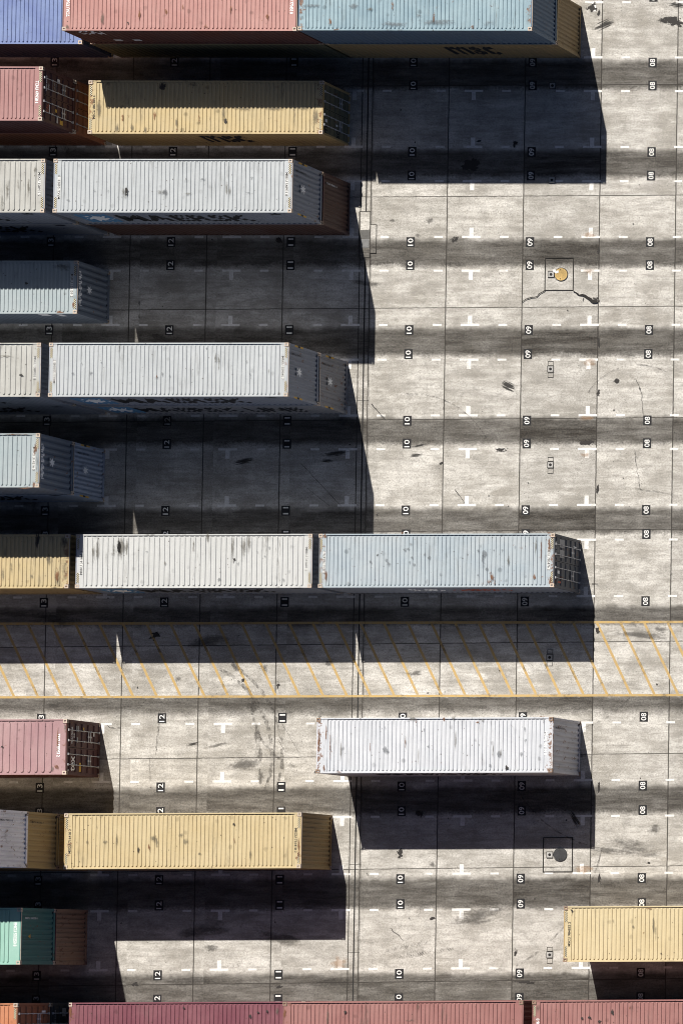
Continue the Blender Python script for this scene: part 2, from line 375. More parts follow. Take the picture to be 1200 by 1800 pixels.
crack([(1008,511),(1018,518),(1028,520),(1040,528),(1050,531)],0.08,0.22)
crack([(1026,523),(1024,528),(1020,529)],0.05,0.02)
crack([(968,1265),(967,1265.3)],0.02,0.02)
crack([(1118,667),(1127,690),(1130,728)],0.03,0.02); crack([(1116,790),(1120,830),(1125,860)],0.025,0.015)
crack([(190,1276),(203,1281),(213,1279)],0.03,0.02); crack([(280,1270),(276,1300),(274,1326)],0.03,0.02); crack([(262,1330),(264,1372)],0.02,0.015)
crack([(1041,1026),(1051,1027)],0.05,0.04); crack([(645,1534),(649,1541)],0.05,0.02); crack([(530,815),(600,890)],0.025,0.02,jit=0.01); crack([(540,858),(580,890)],0.02,0.02,jit=0.01)
crack([(688,1633),(711,1654)],0.04,0.02); crack([(653,710),(678,738)],0.05,0.02,jit=0.02); crack([(800,861),(817,884)],0.04,0.02,jit=0.01); crack([(1116,858),(1140,862),(1183,868)],0.02,0.02)
crack([(495,1270),(525,1322)],0.02,0.02,jit=0.01); crack([(489,1300),(502,1322)],0.02,0.02,jit=0.01)

# ---------------------------------------------------------------- painted markings
M_white=None
def paint_mat():
    t=NT('road_white'); g=t.n('ShaderNodeNewGeometry').outputs['Position']
    n=t.ramp(t.noise(g,7,6,0.75),0.38,0.70)
    c=t.mix(n,(0.70,0.69,0.67),(0.50,0.48,0.44)); c=t.mix(t.ramp(t.noise(g,1.3,6,0.8),0.55,0.63,0,0.7),c,(0.42,0.40,0.36))
    return t.done(t.bsdf(c,0.7))
M_white=paint_mat()
def yellow_mat():
    t=NT('road_yellow'); g=t.n('ShaderNodeNewGeometry').outputs['Position']
    n=t.ramp(t.noise(g,6,6,0.75),0.45,0.62); c=t.mix(n,(0.42,0.28,0.10),(0.36,0.28,0.16))
    n2=t.ramp(t.noise(g,0.9,6,0.75),0.54,0.64,0,0.75); c=t.mix(n2,c,(0.09,0.075,0.05))
    return t.done(t.bsdf(c,0.7))
M_yellow=yellow_mat()
M_plate=simple('stencil_black',(0.014,0.014,0.015),0.7,0,0.3)
M_digit=simple('stencil_white',(0.72,0.71,0.68),0.7,0,0.3,9)
ROWS={1:(3,100),2:(159.3,257.5),3:(317.8,416),4:(475.3,570.6),5:(631.8,729.8),6:(789,887.5),7:(948.7,1048),8:(1270.5,1371.8),9:(1434.8,1535.3),10:(1598.5,1702),11:(1764,1868)}
SX=6.303
TX={r:at(1035 if r<5 else 1030,ROWS[r][0]).x for r in ROWS}
def tcol_x(r,c): # px of the T columns measured in each row
    return c*SX+{1:0.02,2:0.03,3:0.02,4:0.02,5:0.0,6:0.0,7:0.03,8:0.02,9:0.03,10:0.05,11:0.05}[r]
ZM=0.004
def rectm(mb,x0,x1,y0,y1): mb.quad((x0,y0,0),(x1,y0,0),(x1,y1,0),(x0,y1,0))
def bars_mesh(kind):
    mb=MB()
    if kind=='dash': rectm(mb,-0.23,0.23,-0.055,0.055)
    else:
        s=-1 if kind=='t_back' else 1
        rectm(mb,-0.49,0.49,-0.06,0.06)
        mb.quad((-0.11,s*0.06,0),(0.11,s*0.06,0),(0.11,s*0.50,0),(-0.11,s*0.50,0)) if s>0 else mb.quad((-0.11,-0.50,0),(0.11,-0.50,0),(0.11,-0.06,0),(-0.11,-0.06,0))
    return mb.mesh(kind)
for r,(pb,pf) in ROWS.items():
    for side,py in ((0,pb),(1,pf)):
        if py>1810: continue
        for c in range(-5,2):
            x=tcol_x(r,c); y=at(1030,py).y
            if -32<x<6.4:
                o=link('bay_corner_mark',cached(('m',side),lambda:bars_mesh('t_front' if side else 't_back')),M_white,ground); o.location=(x,y,ZM)
            for dx in (1.73,-1.73):
                if -32<x+dx<6:
                    o=link('bay_line_dash',cached(('m','d'),lambda:bars_mesh('dash')),M_white,ground); o.location=(x+dx,y,ZM)
# bay numbers: white stencil on black squares, read from the right-hand side
for r,(pb,pf) in ROWS.items():
    for side,py in ((0,pb),(1,pf)):
        if py>1810: continue
        yy=at(1030,py).y+(0.30 if side==0 else -0.28)
        if r==8 and side==0: yy=at(1030,1260.5).y
        if r==8 and side==1: yy-=0.02
        for c,nm in ((1,'08'),(0,'09'),(-1,'10'),(-2,'11'),(-3,'12'),(-4,'13')):
            x=tcol_x(r,c)-SX/2-(0.05 if c<1 else 0)
            o=link('number_plate',cached('plate',lambda:MB().quad((-0.22,-0.265,0),(0.22,-0.265,0),(0.22,0.265,0),(-0.22,0.265,0)).mesh('number_plate')),M_plate,ground)
            o.location=(x,y:=yy,ZM*1.2)
            put_text(nm,0.275,o,M_digit,(0,0,0.004),(0,1,0),(-1,0,0),bold=0.012,width=0.40,name='number')
# yellow hatched lane
hy0=at(1000,1094).y; hy1=at(1000,1222.5).y
mb=MB(); rectm(mb,-60,40,hy0-0.065,hy0+0.065); o=link('lane_edge_line',mb.mesh('lane_edge_line'),M_yellow,ground); o.location.z=ZM
mb=MB(); rectm(mb,-60,40,hy1-0.07,hy1+0.05); o=link('lane_edge_line',mb.mesh('lane_edge_line'),M_yellow,ground); o.location.z=ZM
def diag():
    mb=MB(); dx=(at(1106.7,1220).x-at(1051.7,1099).x)*(hy0-hy1)/(at(1051.7,1099).y-at(1106.7,1220).y)
    hw=0.072; mb.quad((-hw,-0.065,0),(hw,-0.065,0),(dx+hw,hy1-hy0+0.06,0),(dx-hw,hy1-hy0+0.06,0)); return mb.mesh('hatch_stripe')
xh=at(1049.5,1094).x
for k in range(-29,6):
    o=link('hatch_stripe',cached('diag',diag),M_yellow,ground); o.location=(xh+k*1.243,hy0,ZM)

# ---------------------------------------------------------------- drains, covers
def conc(name,c):
    def mk():
        t=NT(name); g=t.n('ShaderNodeNewGeometry').outputs['Position']
        f=t.ramp(t.noise(g,1.6,7,0.7),0.35,0.7); cc=t.mix(f,c,tuple(x*0.6 for x in c))
        cc=t.mix(t.ramp(t.noise(g,14,5,0.75),0.45,0.65,0,0.5),cc,tuple(x*0.4 for x in c))
        return t.done(t.bsdf(cc,0.85))
    return cached(('c',name),mk)
M_kerb=conc('channel_concrete',(0.36,0.345,0.32)); M_slot=simple('slot_shadow_steel',(0.018,0.017,0.016),0.8)
M_steel=conc('cover_steel',(0.20,0.20,0.20)); M_iron=conc('cast_iron',(0.055,0.055,0.058)); M_gold=conc('yellow_lid_paint',(0.52,0.36,0.14))
M_joint=simple('joint_sealant',(0.025,0.023,0.02),0.9)
def ring_box(mb,x0,x1,y0,y1,wd,z0,z1):
    mb.box(x0,x1,y0,y0+wd,z0,z1).box(x0,x1,y1-wd,y1,z0,z1).box(x0,x0+wd,y0+wd,y1-wd,z0,z1).box(x1-wd,x1,y0+wd,y1-wd,z0,z1)
a=at(640.5,540); xs=a.x
dr=bpy.data.objects.new('slot_drain',None); col.objects.link(dr); dr.location=(xs,0,0)
tag(dr,'long straight slot drain running the height of the yard between the bays 10 and 11','drain')
for s_ in (-1,1):
    m=MB(); x0,x1=(s_*0.035,s_*0.30); m.box(min(x0,x1),max(x0,x1),-45,40,-0.01,0.003); link('kerb_strip',m.mesh('kerb_strip'),M_ground,dr)
    m=MB(); x0,x1=(s_*0.30,s_*0.309); m.box(min(x0,x1),max(x0,x1),-45,40,-0.01,0.0045); link('joint',m.mesh('joint'),M_joint,dr)
link('slot',MB().box(-0.035,0.035,-45,40,-0.01,0.002).mesh('slot'),M_slot,dr)
for py in (152,205,560,600,704,905,1016,1160,1400,1520,1675):
    for s_ in (-1,1):
        y=at(640,py).y; x0,x1=sorted((s_*0.3,s_*0.036)); link('cross_joint',MB().box(x0,x1,-0.009,0.009,0.0,0.005).mesh('cross_joint'),M_joint,dr).location=(0,y,0)
# inspection chamber in the drain line
p=at(642,412); ch=bpy.data.objects.new('inspection_chamber',None); col.objects.link(ch); ch.location=(p.x,p.y,0.0)
tag(ch,'concrete surround with grey steel cover plate set into the slot drain','drain cover')
x0,x1=at(631.5,412).x-p.x,at(650,412).x-p.x; x2=at(661,412).x-p.x
ya,yb_,yc,yd=[at(640,q).y-p.y for q in (372,395,444,452)]
link('surround',MB().box(x0,x1,yd,ya,0.0,0.018).box(x1,x2,yc,yb_,0.0,0.018).mesh('surround'),M_ground,ch)
m=MB(); jw=0.03
m.box(x0-jw,x0,yd,ya,0,0.02).box(x0,x1+jw,ya,ya+jw,0,0.02).box(x1,x1+jw,yb_,ya,0,0.02).box(x1+jw,x2,yb_,yb_+jw,0,0.02).box(x2,x2+jw,yc,yb_+jw,0,0.02).box(x1,x2+jw,yc-jw,yc,0,0.02).box(x1,x1+jw,yd,yc-jw,0,0.02)
link('joint',m.mesh('joint'),M_joint,ch)
cx0,cx1=at(633,412).x-p.x,at(650,412).x-p.x
link('cover_plate',MB().box(cx0,cx1,at(640,419).y-p.y,at(640,404).y-p.y,0.018,0.026).mesh('cover_plate'),conc('dark_cover_steel',(0.13,0.127,0.12)),ch)
link('cover_plate',MB().box(cx0+0.03,cx1-0.03,at(640,435).y-p.y,at(640,420).y-p.y,0.018,0.026).mesh('cover_plate'),M_steel,ch)
# round manholes
def disc(mb,r,z0,z1,n=40,cut=None):
    pts=[(r*math.cos(2*math.pi*i/n),r*math.sin(2*math.pi*i/n)) for i in range(n)]
    if cut: pts=[q for q in pts if not (q[0]<cut[0] and q[1]>cut[1])]+[(cut[0]-0.05,cut[1]+0.28),(cut[0],cut[1]+0.05),(-r*0.98,cut[1]-0.05)] if False else pts
    mb.frustum([(x,y,z0) for x,y in pts],[(x*0.985,y*0.985,z1) for x,y in pts]); return mb
def manhole(px,py,box,mat,label,worn):
    p=at(px,py); t=bpy.data.objects.new('manhole',None); col.objects.link(t); t.location=(p.x,p.y,0)
    tag(t,label,'manhole')
    X0,Y1=at(box[0],box[1]).x-p.x,at(box[0],box[1]).y-p.y; X1,Y0=at(box[2],box[3]).x-p.x,at(box[2],box[3]).y-p.y
    m=MB(); ring_box(m,X0,X1,Y0,Y1,0.04,-0.01,0.02); link('joint_frame',m.mesh('joint_frame'),M_joint,t)
    k=MB(); n=40; R0,R1=0.365,0.34
    for i in range(n):
        a0,a1=2*math.pi*i/n,2*math.pi*(i+1)/n
        k.quad((R0*math.cos(a0),R0*math.sin(a0),0.022),(R0*math.cos(a1),R0*math.sin(a1),0.022),(R1*math.cos(a1),R1*math.sin(a1),0.022),(R1*math.cos(a0),R1*math.sin(a0),0.022))
        k.quad((R0*math.cos(a0),R0*math.sin(a0),0.0),(R0*math.cos(a1),R0*math.sin(a1),0.0),(R0*math.cos(a1),R0*math.sin(a1),0.022),(R0*math.cos(a0),R0*math.sin(a0),0.022))
    link('rim',k.mesh('rim'),M_iron,t)
    l=link('lid',disc(MB(),0.335,0.0,0.026).mesh('lid'),mat,t)
    m=MB(); rr=random.Random(3)
    for i in range(-5,6):
        for j in range(-5,6):
            if i*i+j*j<24: m.box(i*0.058-0.016,i*0.058+0.016,j*0.058-0.016,j*0.058+0.016,0.026,0.031)
    link('stud',m.mesh('stud'),mat,l)['kind']='stuff'
    link('lift_hole',disc(MB(),0.028,0.026,0.033,10).mesh('lift_hole'),M_joint,l).location=(-0.02,0.25,0)
    link('lift_hole',disc(MB(),0.028,0.026,0.033,10).mesh('lift_hole'),M_joint,l).location=(-0.04,-0.24,0)
    if worn: 
        o=link('paint_patch',MB().poly([(-0.42,0.16,0),(-0.26,0.04,0),(-0.12,0.10,0),(-0.14,0.22,0),(-0.24,0.19,0),(-0.40,0.24,0)]).mesh('paint_patch'),M_white,t); o.location.z=0.0345
manhole(986,482,(957.5,452.5,1007.5,510.5),M_gold,'round manhole with a worn yellow lid in a square concrete frame','x')
manhole(984.5,1503,(954.5,1472.5,1006,1533.5),M_iron,'round black iron manhole in a square frame half inside the shadow of the white container',None)
def socket(px,py,label,tall=False):
    p=at(px,py); t=bpy.data.objects.new('lock_socket',None); col.objects.link(t); t.location=(p.x,p.y,0)
    tag(t,label,'ground socket','small square ground sockets with a black hole')
    m=MB(); ring_box(m,-0.17,0.17,-0.17,0.17,0.022,0,0.034); link('frame',m.mesh('frame'),M_joint,t)
    link('plate',MB().box(-0.148,0.148,-0.148,0.148,0,0.03).mesh('plate'),conc('socket_plate',(0.42,0.41,0.39)),t)
    link('hole',disc(MB(),0.075,0.0,0.036,14).mesh('hole'),M_slot,t)
    if tall:
        for ya_,yb_2 in ((-0.45,-0.19),(0.19,0.42)): m=MB(); ring_box(m,-0.15,0.15,ya_,yb_2,0.015,0,0.02); link('bolt_frame',m.mesh('bolt_frame'),conc('grout',(0.2,0.19,0.17)),t)
socket(968.5,482,'small square ground socket right beside the yellow manhole lid')
socket(966,1503,'small square ground socket touching the black iron manhole')
socket(967.5,648.5,'square ground socket on sunlit concrete, next one below the yellow manhole',True)
socket(967.3,817,'square ground socket on sunlit concrete just above the row with the blue grey door container',True)
socket(966,1156,'ground socket at the shadow edge inside the yellow hatched lane',True)
socket(966,1679,'ground socket left of the pale yellow container at the lower right',True)
socket(970,316,'ground socket lying in the big top shadow near its lower edge')
socket(971,150,'ground socket in the dark wheel track close under the top row of containers')

# ---------------------------------------------------------------- containers
LEN,WID=12.192,2.75
HL=LEN/2; HW=WID/2
def rib_outline(xc,w_,y0,y1,z,n=4):
    pts=[]; r=w_/2
    for i in range(n+1): a=math.pi*(1+i/n); pts.append((xc+r*math.cos(a), y0+r+r*math.sin(a), z))
    for i in range(n+1): a=math.pi*(i/n); pts.append((xc+r*math.cos(a), y1-r+r*math.sin(a), z))
    return pts
def roof_mesh(h,pitch,hl,hr):
    mb=MB(); z=h-0.052; ze=h-0.030
    x0,x1=-HL+0.06,HL-0.06; y0,y1=-HW+0.055,HW-0.055
    mb.quad((x0+hl,y0,z),(x1-hr,y0,z),(x1-hr,y1,z),(x0+hl,y1,z))
    mb.box(x0,x0+hl,y0,y1,z-0.02,ze+0.006); mb.box(x1-hr,x1,y0,y1,z-0.02,ze+0.006)
    L=(x1-hr)-(x0+hl); n=int(L/pitch); p=L/n
    rr=random.Random(int(h*1000)+n)
    for i in range(n):
        xc=x0+hl+p*(i+0.5); w_=p*0.56; d=rr.uniform(0.031,0.038)
        mb.frustum(rib_outline(xc,w_,y0+0.05,y1-0.05,z),rib_outline(xc,w_-0.050,y0+0.075,y1-0.075,z+d))
    return mb.mesh('roof')
def wall_profile(L,pitch,depth):
    """trapezoid corrugation: list of (t, d) from 0..L"""
    n=max(1,round(L/pitch)); p=L/n; out_=[]
    for i in range(n):
        a=i*p; out_+= [(a,0),(a+p*0.26,0),(a+p*0.50,depth),(a+p*0.76,depth)]
    out_.append((L,0)); return out_
def side_mesh(h,sgn,pitch=0.278):
    mb=MB(); x0,x1=-HL+0.11,HL-0.11; yo=HW-0.012
    P=wall_profile(x1-x0,pitch,0.036); z0,z1=0.14,h-0.07
    for (a,d),(b,e) in zip(P,P[1:]):
        A=(x0+a,sgn*(yo-d)); B=(x0+b,sgn*(yo-e))
        mb.quad((A[0],A[1],z0),(B[0],B[1],z0),(B[0],B[1],z1),(A[0],A[1],z1))
    return mb.mesh('side_wall')
def end_mesh(h,sgn,pitch=0.25):
    mb=MB(); y0,y1=-HW+0.11,HW-0.11; xo=HL-0.03
    P=wall_profile(y1-y0,pitch,0.055); z0,z1=0.14,h-0.12
    for (a,d),(b,e) in zip(P,P[1:]):
        A=(sgn*(xo-d),y0+a); B=(sgn*(xo-e),y0+b)
        mb.quad((A[0],A[1],z0),(B[0],B[1],z0),(B[0],B[1],z1),(A[0],A[1],z1))
    return mb.mesh('end_wall')
def frame_mesh(h):
    mb=MB(); c=0.208
    for s in (-1,1):
        # top and bottom side rails, set between the corner castings
        y0,y1=sorted((s*(HW-0.004),s*(HW-0.064)))
        mb.box(-HL+c,HL-c,y0,y1,h-0.075,h-0.012); mb.box(-HL+c,HL-c,y0,y1,0.02,0.14)
        for e in (-1,1):
            x0,x1=sorted((e*(HL-0.006),e*(HL-0.112))); yy0,yy1=sorted((s*(HW-0.006),s*(HW-0.112)))
            mb.box(x0,x1,yy0,yy1,0.122,h-0.122)
    for e in (-1,1):
        x0,x1=sorted((e*(HL-0.006),e*(HL-0.066)))
        mb.box(x0,x1,-HW+c,HW-c,h-0.13,h-0.02); mb.box(x0,x1,-HW+c,HW-c,0.02,0.14)
    return mb.mesh('frame')
def header_mesh(h):
    mb=MB(); x0,x1=HL-0.005,HL+0.012
    mb.box(x0,x1,-HW+0.2,HW-0.2,h-0.055,h-0.012); return mb.mesh('header_lip')
def casting_mesh():
    """hollow corner fitting with openings in the top, side and end"""
    mb=MB(); X,Yw,Z=0.205,0.190,0.118
    def holed(f,a0,a1,b0,b1,A,B):
        mb.quad(f(0,0),f(A,0),f(A,b0),f(0,b0)); mb.quad(f(0,b1),f(A,b1),f(A,B),f(0,B))
        mb.quad(f(0,b0),f(a0,b0),f(a0,b1),f(0,b1)); mb.quad(f(a1,b0),f(A,b0),f(A,b1),f(a1,b1))
    holed(lambda a,b:(a,b,Z),0.050,0.155,0.055,0.130,X,Yw)
    holed(lambda a,b:(a,b,0),0.035,0.145,0.045,0.123,X,Yw)
    holed(lambda a,b:(a,0,b),0.065,0.135,0.035,0.08,X,Z)
    holed(lambda a,b:(X,a,b),0.060,0.125,0.035,0.08,Yw,Z)
    k=len(mb.f)
    mb.quad((0,Yw,0),(X,Yw,0),(X,Yw,Z),(0,Yw,Z)); mb.quad((0,0,0),(0,Yw,0),(0,Yw,Z),(0,0,Z))
    mb.quad((0.004,0.004,0.01),(X-0.004,0.004,0.01),(X-0.004,Yw-0.004,0.01),(0.004,Yw-0.004,0.01))
    m=mb.mesh('corner_casting'); m.materials.append(M_cast); m.materials.append(M_gasket_shade)
    for i in range(k,len(m.polygons)): m.polygons[i].material_index=1  # inner faces near-black: the shade inside the hollow fitting is painted on
    return m
def door_mesh(h,s):
    """one door leaf on the +X end, with pressed horizontal swages"""
    mb=MB(); y0,y1=(0.012,HW-0.115) if s>0 else (-HW+0.115,-0.012); x=HL-0.03; z0,z1=0.15,h-0.135; n=5
    H=z1-z0; p=H/n; e=0.05
    mb.quad((x,y0,z0),(x,y0+e,z0),(x,y0+e,z1),(x,y0,z1)); mb.quad((x,y1-e,z0),(x,y1,z0),(x,y1,z1),(x,y1-e,z1))
    for i in range(n):
        a=z0+i*p; zz=[a,a+p*0.60,a+p*0.68,a+p*0.92,a+p]; dd=[0,0,0.045,0.045,0]
        for k in range(4): mb.quad((x-dd[k],y0+e,zz[k]),(x-dd[k],y1-e,zz[k]),(x-dd[k+1],y1-e,zz[k+1]),(x-dd[k+1],y0+e,zz[k+1]))
    return mb.mesh('door')
def rod_mesh(h):
    mb=MB(); mb.tube((0,0,0.12),(0,0,h-0.10),0.023)
    for z in (0.12,h-0.16): mb.box(-0.03,0.035,-0.055,0.055,z,z+0.07)
    for z in (0.75,1.35,h-0.8): mb.box(-0.03,0.03,-0.04,0.04,z,z+0.05)
    return mb.mesh('lock_rod')
def handle_mesh(): return MB().box(-0.012,0.02,-0.27,0.27,-0.022,0.022).box(-0.015,0.03,-0.05,0.03,-0.06,0.06).mesh('handle')

M_rod=simple('galvanised_steel',(0.52,0.52,0.53),0.5,0.2,0.3,5)
M_ink=simple('black_marking',(0.02,0.02,0.022),0.6,0,0.2); M_strip=simple('strip_marking',(0.62,0.62,0.60),0.6,0,0.2); M_wh=simple('white_marking',(0.80,0.80,0.79),0.6,0,0.12)
M_yel=simple('yellow_marking',(0.60,0.36,0.06),0.6,0,0.2); M_dull=simple('grey_marking',(0.35,0.35,0.35),0.6,0,0.2)
M_sky=simple('light_blue_marking',(0.10,0.24,0.40),0.6,0,0.15); M_red=simple('red_marking',(0.40,0.10,0.06),0.6,0,0.2)
M_cast=paint('peach_fitting',(0.50,0.41,0.33),0.3,0.3,0.2); M_castdark=paint('rusted_fitting',(0.25,0.17,0.12),0.5,0.9,0.2)
M_floor=simple('container_floor',(0.05,0.045,0.04),0.9)
M_gasket_shade=simple('gasket_and_inner_shade',(0.012,0.012,0.012),0.8)  # rubber of the door seal, also the painted shade inside the castings

def stripe_mat():
    t=NT('diagonal_stripes'); s_=t.n('ShaderNodeSeparateXYZ'); t.l(t.n('ShaderNodeTexCoord').outputs['Object'],s_.inputs[0])
    f=t.math('FRACT',t.math('MULTIPLY',t.math('SUBTRACT',s_.outputs[1],s_.outputs[0]),9.5))
    return t.done(t.bsdf(t.mix(t.math('GREATER_THAN',f,0.5),(0.02,0.02,0.02),(0.55,0.49,0.34)),0.6))
M_stripe=stripe_mat()
M_rstreak=stain_mat('rust_streak',(0.17,0.075,0.035),0.15,0.4,1.1,0.75)
M_gstain=stain_mat('grey_watermark',(0.13,0.14,0.15),0.30,0.4,0.6,0.45)
M_bsoot=stain_mat('brown_soot',(0.10,0.09,0.07),0.0,0.85,0.8,0.55)
def star_mesh(r,n=7):
    def mk():
        pts=[]; 
        for i in range(2*n):
            a=math.pi*i/n+math.pi/2; q=r if i%2==0 else r*0.42; pts.append((q*math.cos(a),q*math.sin(a),0))
        mb=MB(); c=(0,0,0)
        for i in range(2*n): mb.poly([c,pts[i],pts[(i+1)%(2*n)]])
        return mb.mesh('star')
    return cached(('star',r,n),mk)
def place(o,origin,right,up):
    r=Vector(right).normalized(); u=Vector(up).normalized(); n=r.cross(u)
    o.matrix_local=Matrix(((r.x,u.x,n.x,origin[0]),(r.y,u.y,n.y,origin[1]),(r.z,u.z,n.z,origin[2]),(0,0,0,1))); return o
def patch(name,parent,mat,origin,right,up,wd,ht):
    o=link(name,cached(('pt',wd,ht),lambda:MB().quad((-wd/2,-ht/2,0),(wd/2,-ht/2,0),(wd/2,ht/2,0),(-wd/2,ht/2,0)).mesh(name)),mat,parent)
    return place(o,origin,right,up)

YB={1:23.875,2:19.149,3:14.293,4:9.546,5:4.673,6:-0.016,7:-4.92,8:-14.64,9:-19.58,10:-24.55,11:-29.45}
WY={YB[2]:1.03,YB[7]:1.03,YB[8]:1.055,YB[9]:1.06,YB[10]:1.06,YB[11]:1.06}
def container(label,xr,yb,z,h,roofm,bodym,doors=False,pitch=0.211,code=None,codestyle='plate',stripes=True,cast=None,
              framem=None,doorm=None,sx=1.0,stains=(),hdr=(0.34,0.34),endtxt=None,side=None,doortxt=None,group=None,endpitch=0.25,railm=None):
    t=bpy.data.objects.new('shipping_container',None); col.objects.link(t)
    sy=WY.get(yb,1.02); t.location=(xr-HL*sx,yb-HW*sy+(0.05 if sy>1.05 else 0.02),z); t.scale=(sx,sy,1); tag(t,label,'shipping container',group or 'shipping containers stacked in the yard rows')
    cast=cast or M_cast; framem=framem or bodym
    rf=link('roof',cached(('roof',h,pitch,hdr),lambda:roof_mesh(h,pitch,*hdr)),roofm,t)
    for s in (-1,1): link('side_wall',cached(('side',h,s),lambda:side_mesh(h,s)),bodym,t)
    link('end_wall',cached(('end',h,-1,endpitch),lambda:end_mesh(h,-1,endpitch)),bodym,t)
    link('frame',cached(('frame',h),lambda:frame_mesh(h)),framem,t)
    # sun-bleached cap of the two top rails, 3 mm proud of them
    def cap():
        mb=MB()
        for s in (-1,1):
            y0,y1=sorted((s*(HW-0.001),s*(HW-0.067))); mb.box(-HL+0.207,HL-0.207,y0,y1,h-0.034,h-0.009)
        return mb.mesh('top_rail')
    link('top_rail',cached(('cap',h),cap),railm or roofm,t)
    link('underside',cached('floor',lambda:MB().box(-HL+0.07,HL-0.07,-HW+0.07,HW-0.07,0.05,0.12).mesh('underside')),M_floor,t)
    cm=cached('cast',casting_mesh)
    for ex in (-1,1):
        for sy in (-1,1):
            for top in (0,1):
                o=link('corner_casting',cm,cast,t)
                o.scale=(ex,-sy,1); o.location=(ex*(HL-0.205),sy*HW,h-0.118 if top else 0.0)
    if doors:
        link('door_seal',cached(('gask',h),lambda:MB().box(HL-0.10,HL-0.080,-HW+0.1,HW-0.1,0.13,h-0.12).mesh('door_seal')),M_gasket_shade,t)
        for s in (1,-1):
            d=link('door',cached(('door',h,s),lambda:door_mesh(h,s)),doorm or bodym,t)
            for yy in (0.34,0.86):
                r=link('lock_rod',cached(('rod',h),lambda:rod_mesh(h)),M_rod,d); r.location=(HL+0.012,s*yy,0)
            hd=link('handle',cached('handle',handle_mesh),M_rod,d); hd.location=(HL+0.02,s*0.60,1.02)
            hd=link('handle',cached('handle',handle_mesh),M_rod,d); hd.location=(HL+0.02,s*0.60,0.86)
            xx=HL-0.022
            if doortxt:
                for (txt,yy,zz,hh,mt,sd) in doortxt:
                    if sd==s:
                        if txt.startswith('#'):
                            w_,h_=[float(q) for q in txt[1:].split('x')]
                            patch('sticker',d,mt,(xx,yy,zz),(0,1,0),(0,0,1),w_,h_)
                        else: put_text(txt,hh,d,mt,(xx,yy,zz),(0,1,0),(0,0,1),bold=0.02)
    else:
        link('end_wall',cached(('end',h,1,endpitch),lambda:end_mesh(h,1,endpitch)),bodym,t)
    if not doors:
        link('header_lip',cached(('lip',h),lambda:header_mesh(h)),cast if cast is not M_castdark else roofm,t)
    for (px,py,wp,hp,mt) in stains:
        p=at(px,py,z+h-0.005)-t.location; hx=wp/68.0; hy=hp/76.0
        o=link('roof_stain',MB().quad((-hx,-hy,0),(hx,-hy,0),(hx,hy,0),(-hx,hy,0)).mesh('roof_stain'),{'r':M_rstreak,'g':M_gstain,'b':M_bsoot,'k':M_oil}[mt],rf)
        o.location=(p.x/sx,p.y/sy,h-0.003)
    # roof writing
    zt=h-0.018
    if code:
        for e in code.get('ends',(-1,1)):
            xx=e*(HL-0.06-hdr[0]*0.5-0.06)
            if codestyle=='plate':
                patch('number_strip',rf,M_strip,(xx,0.08*e,zt-0.003),(0,-e,0),(e,0,0),1.16,0.15)
                put_text(code['t'],0.13,rf,M_ink,(xx,0.08*e,zt),(0,-e,0),(e,0,0),bold=0.01,width=1.2)
            elif codestyle=='white': put_text(code['t'],0.17,rf,M_wh,(xx,0.08*e,zt),(0,-e,0),(e,0,0),bold=0.03,width=1.15)
            else: put_text(code['t'],0.13,rf,M_ink,(xx,0.0,zt),(0,-e,0),(e,0,0),bold=0.015,width=1.2)
    if stripes:
        for e in (-1,1):
            for sy in (-1,1):
                o=link('warning_stripes',cached('stripe',lambda:MB().quad((-0.06,-0.26,0),(0.06,-0.26,0),(0.06,0.26,0),(-0.06,0.26,0)).mesh('warning_stripes')),M_stripe,t)
                o.location=(e*(HL-0.125),sy*0.86,h-0.0165)
    # end wall writing
    xx=HL-0.026
    if endtxt:
        if 'star' in endtxt:
            zc,yc=h-1.05,0.05
            patch('logo_panel',t,M_sky if endtxt.get('panel') else bodym,(xx,yc,zc),(0,1,0),(0,0,1),0.5,0.5)
            place(link('star_logo',star_mesh(0.26),M_wh,t),(xx+0.003,yc,zc),(0,1,0),(0,0,1))
        if 'code' in endtxt:
            # the long line of small letters is written down the end wall, upright stem by stem
            put_text(endtxt['code'],0.09,t,endtxt.get('m',M_ink),(xx+0.002,0.88,h-0.85),(0,0,-1),(0,1,0),bold=0.02,width=0.95)
        if 'top' in endtxt:
            put_text(endtxt['top'],0.24,t,M_wh,(xx+0.002,0.0,h-0.32),(0,1,0),(0,0,1),bold=0.07,width=1.8,prof=wall_profile(WID-0.22,endpitch,0.055),t0=HW-0.11)
        if endtxt.get('yl'):
            for s in (-1,1):
                patch('height_label',t,M_yel,(HL-0.003,s*(HW-0.06),h-0.95),(0,0,-1),(0,1,0),0.75,0.085)
                patch('height_label_mark',t,M_ink,(HL,s*(HW-0.06),h-0.95),(0,0,-1),(0,1,0),0.20,0.09)
        if 'tri' in endtxt:
            o=link('hazard_triangle',cached('tri',lambda:MB().poly([(-0.11,-0.09,0),(0.11,-0.09,0),(0,0.11,0)]).mesh('hazard_triangle')),M_yel,t); place(o,(xx,0.0,h-0.72),(0,1,0),(0,0,1))
    # side wall writing on the camera-facing (-Y) wall
    yy=-HW+0.009
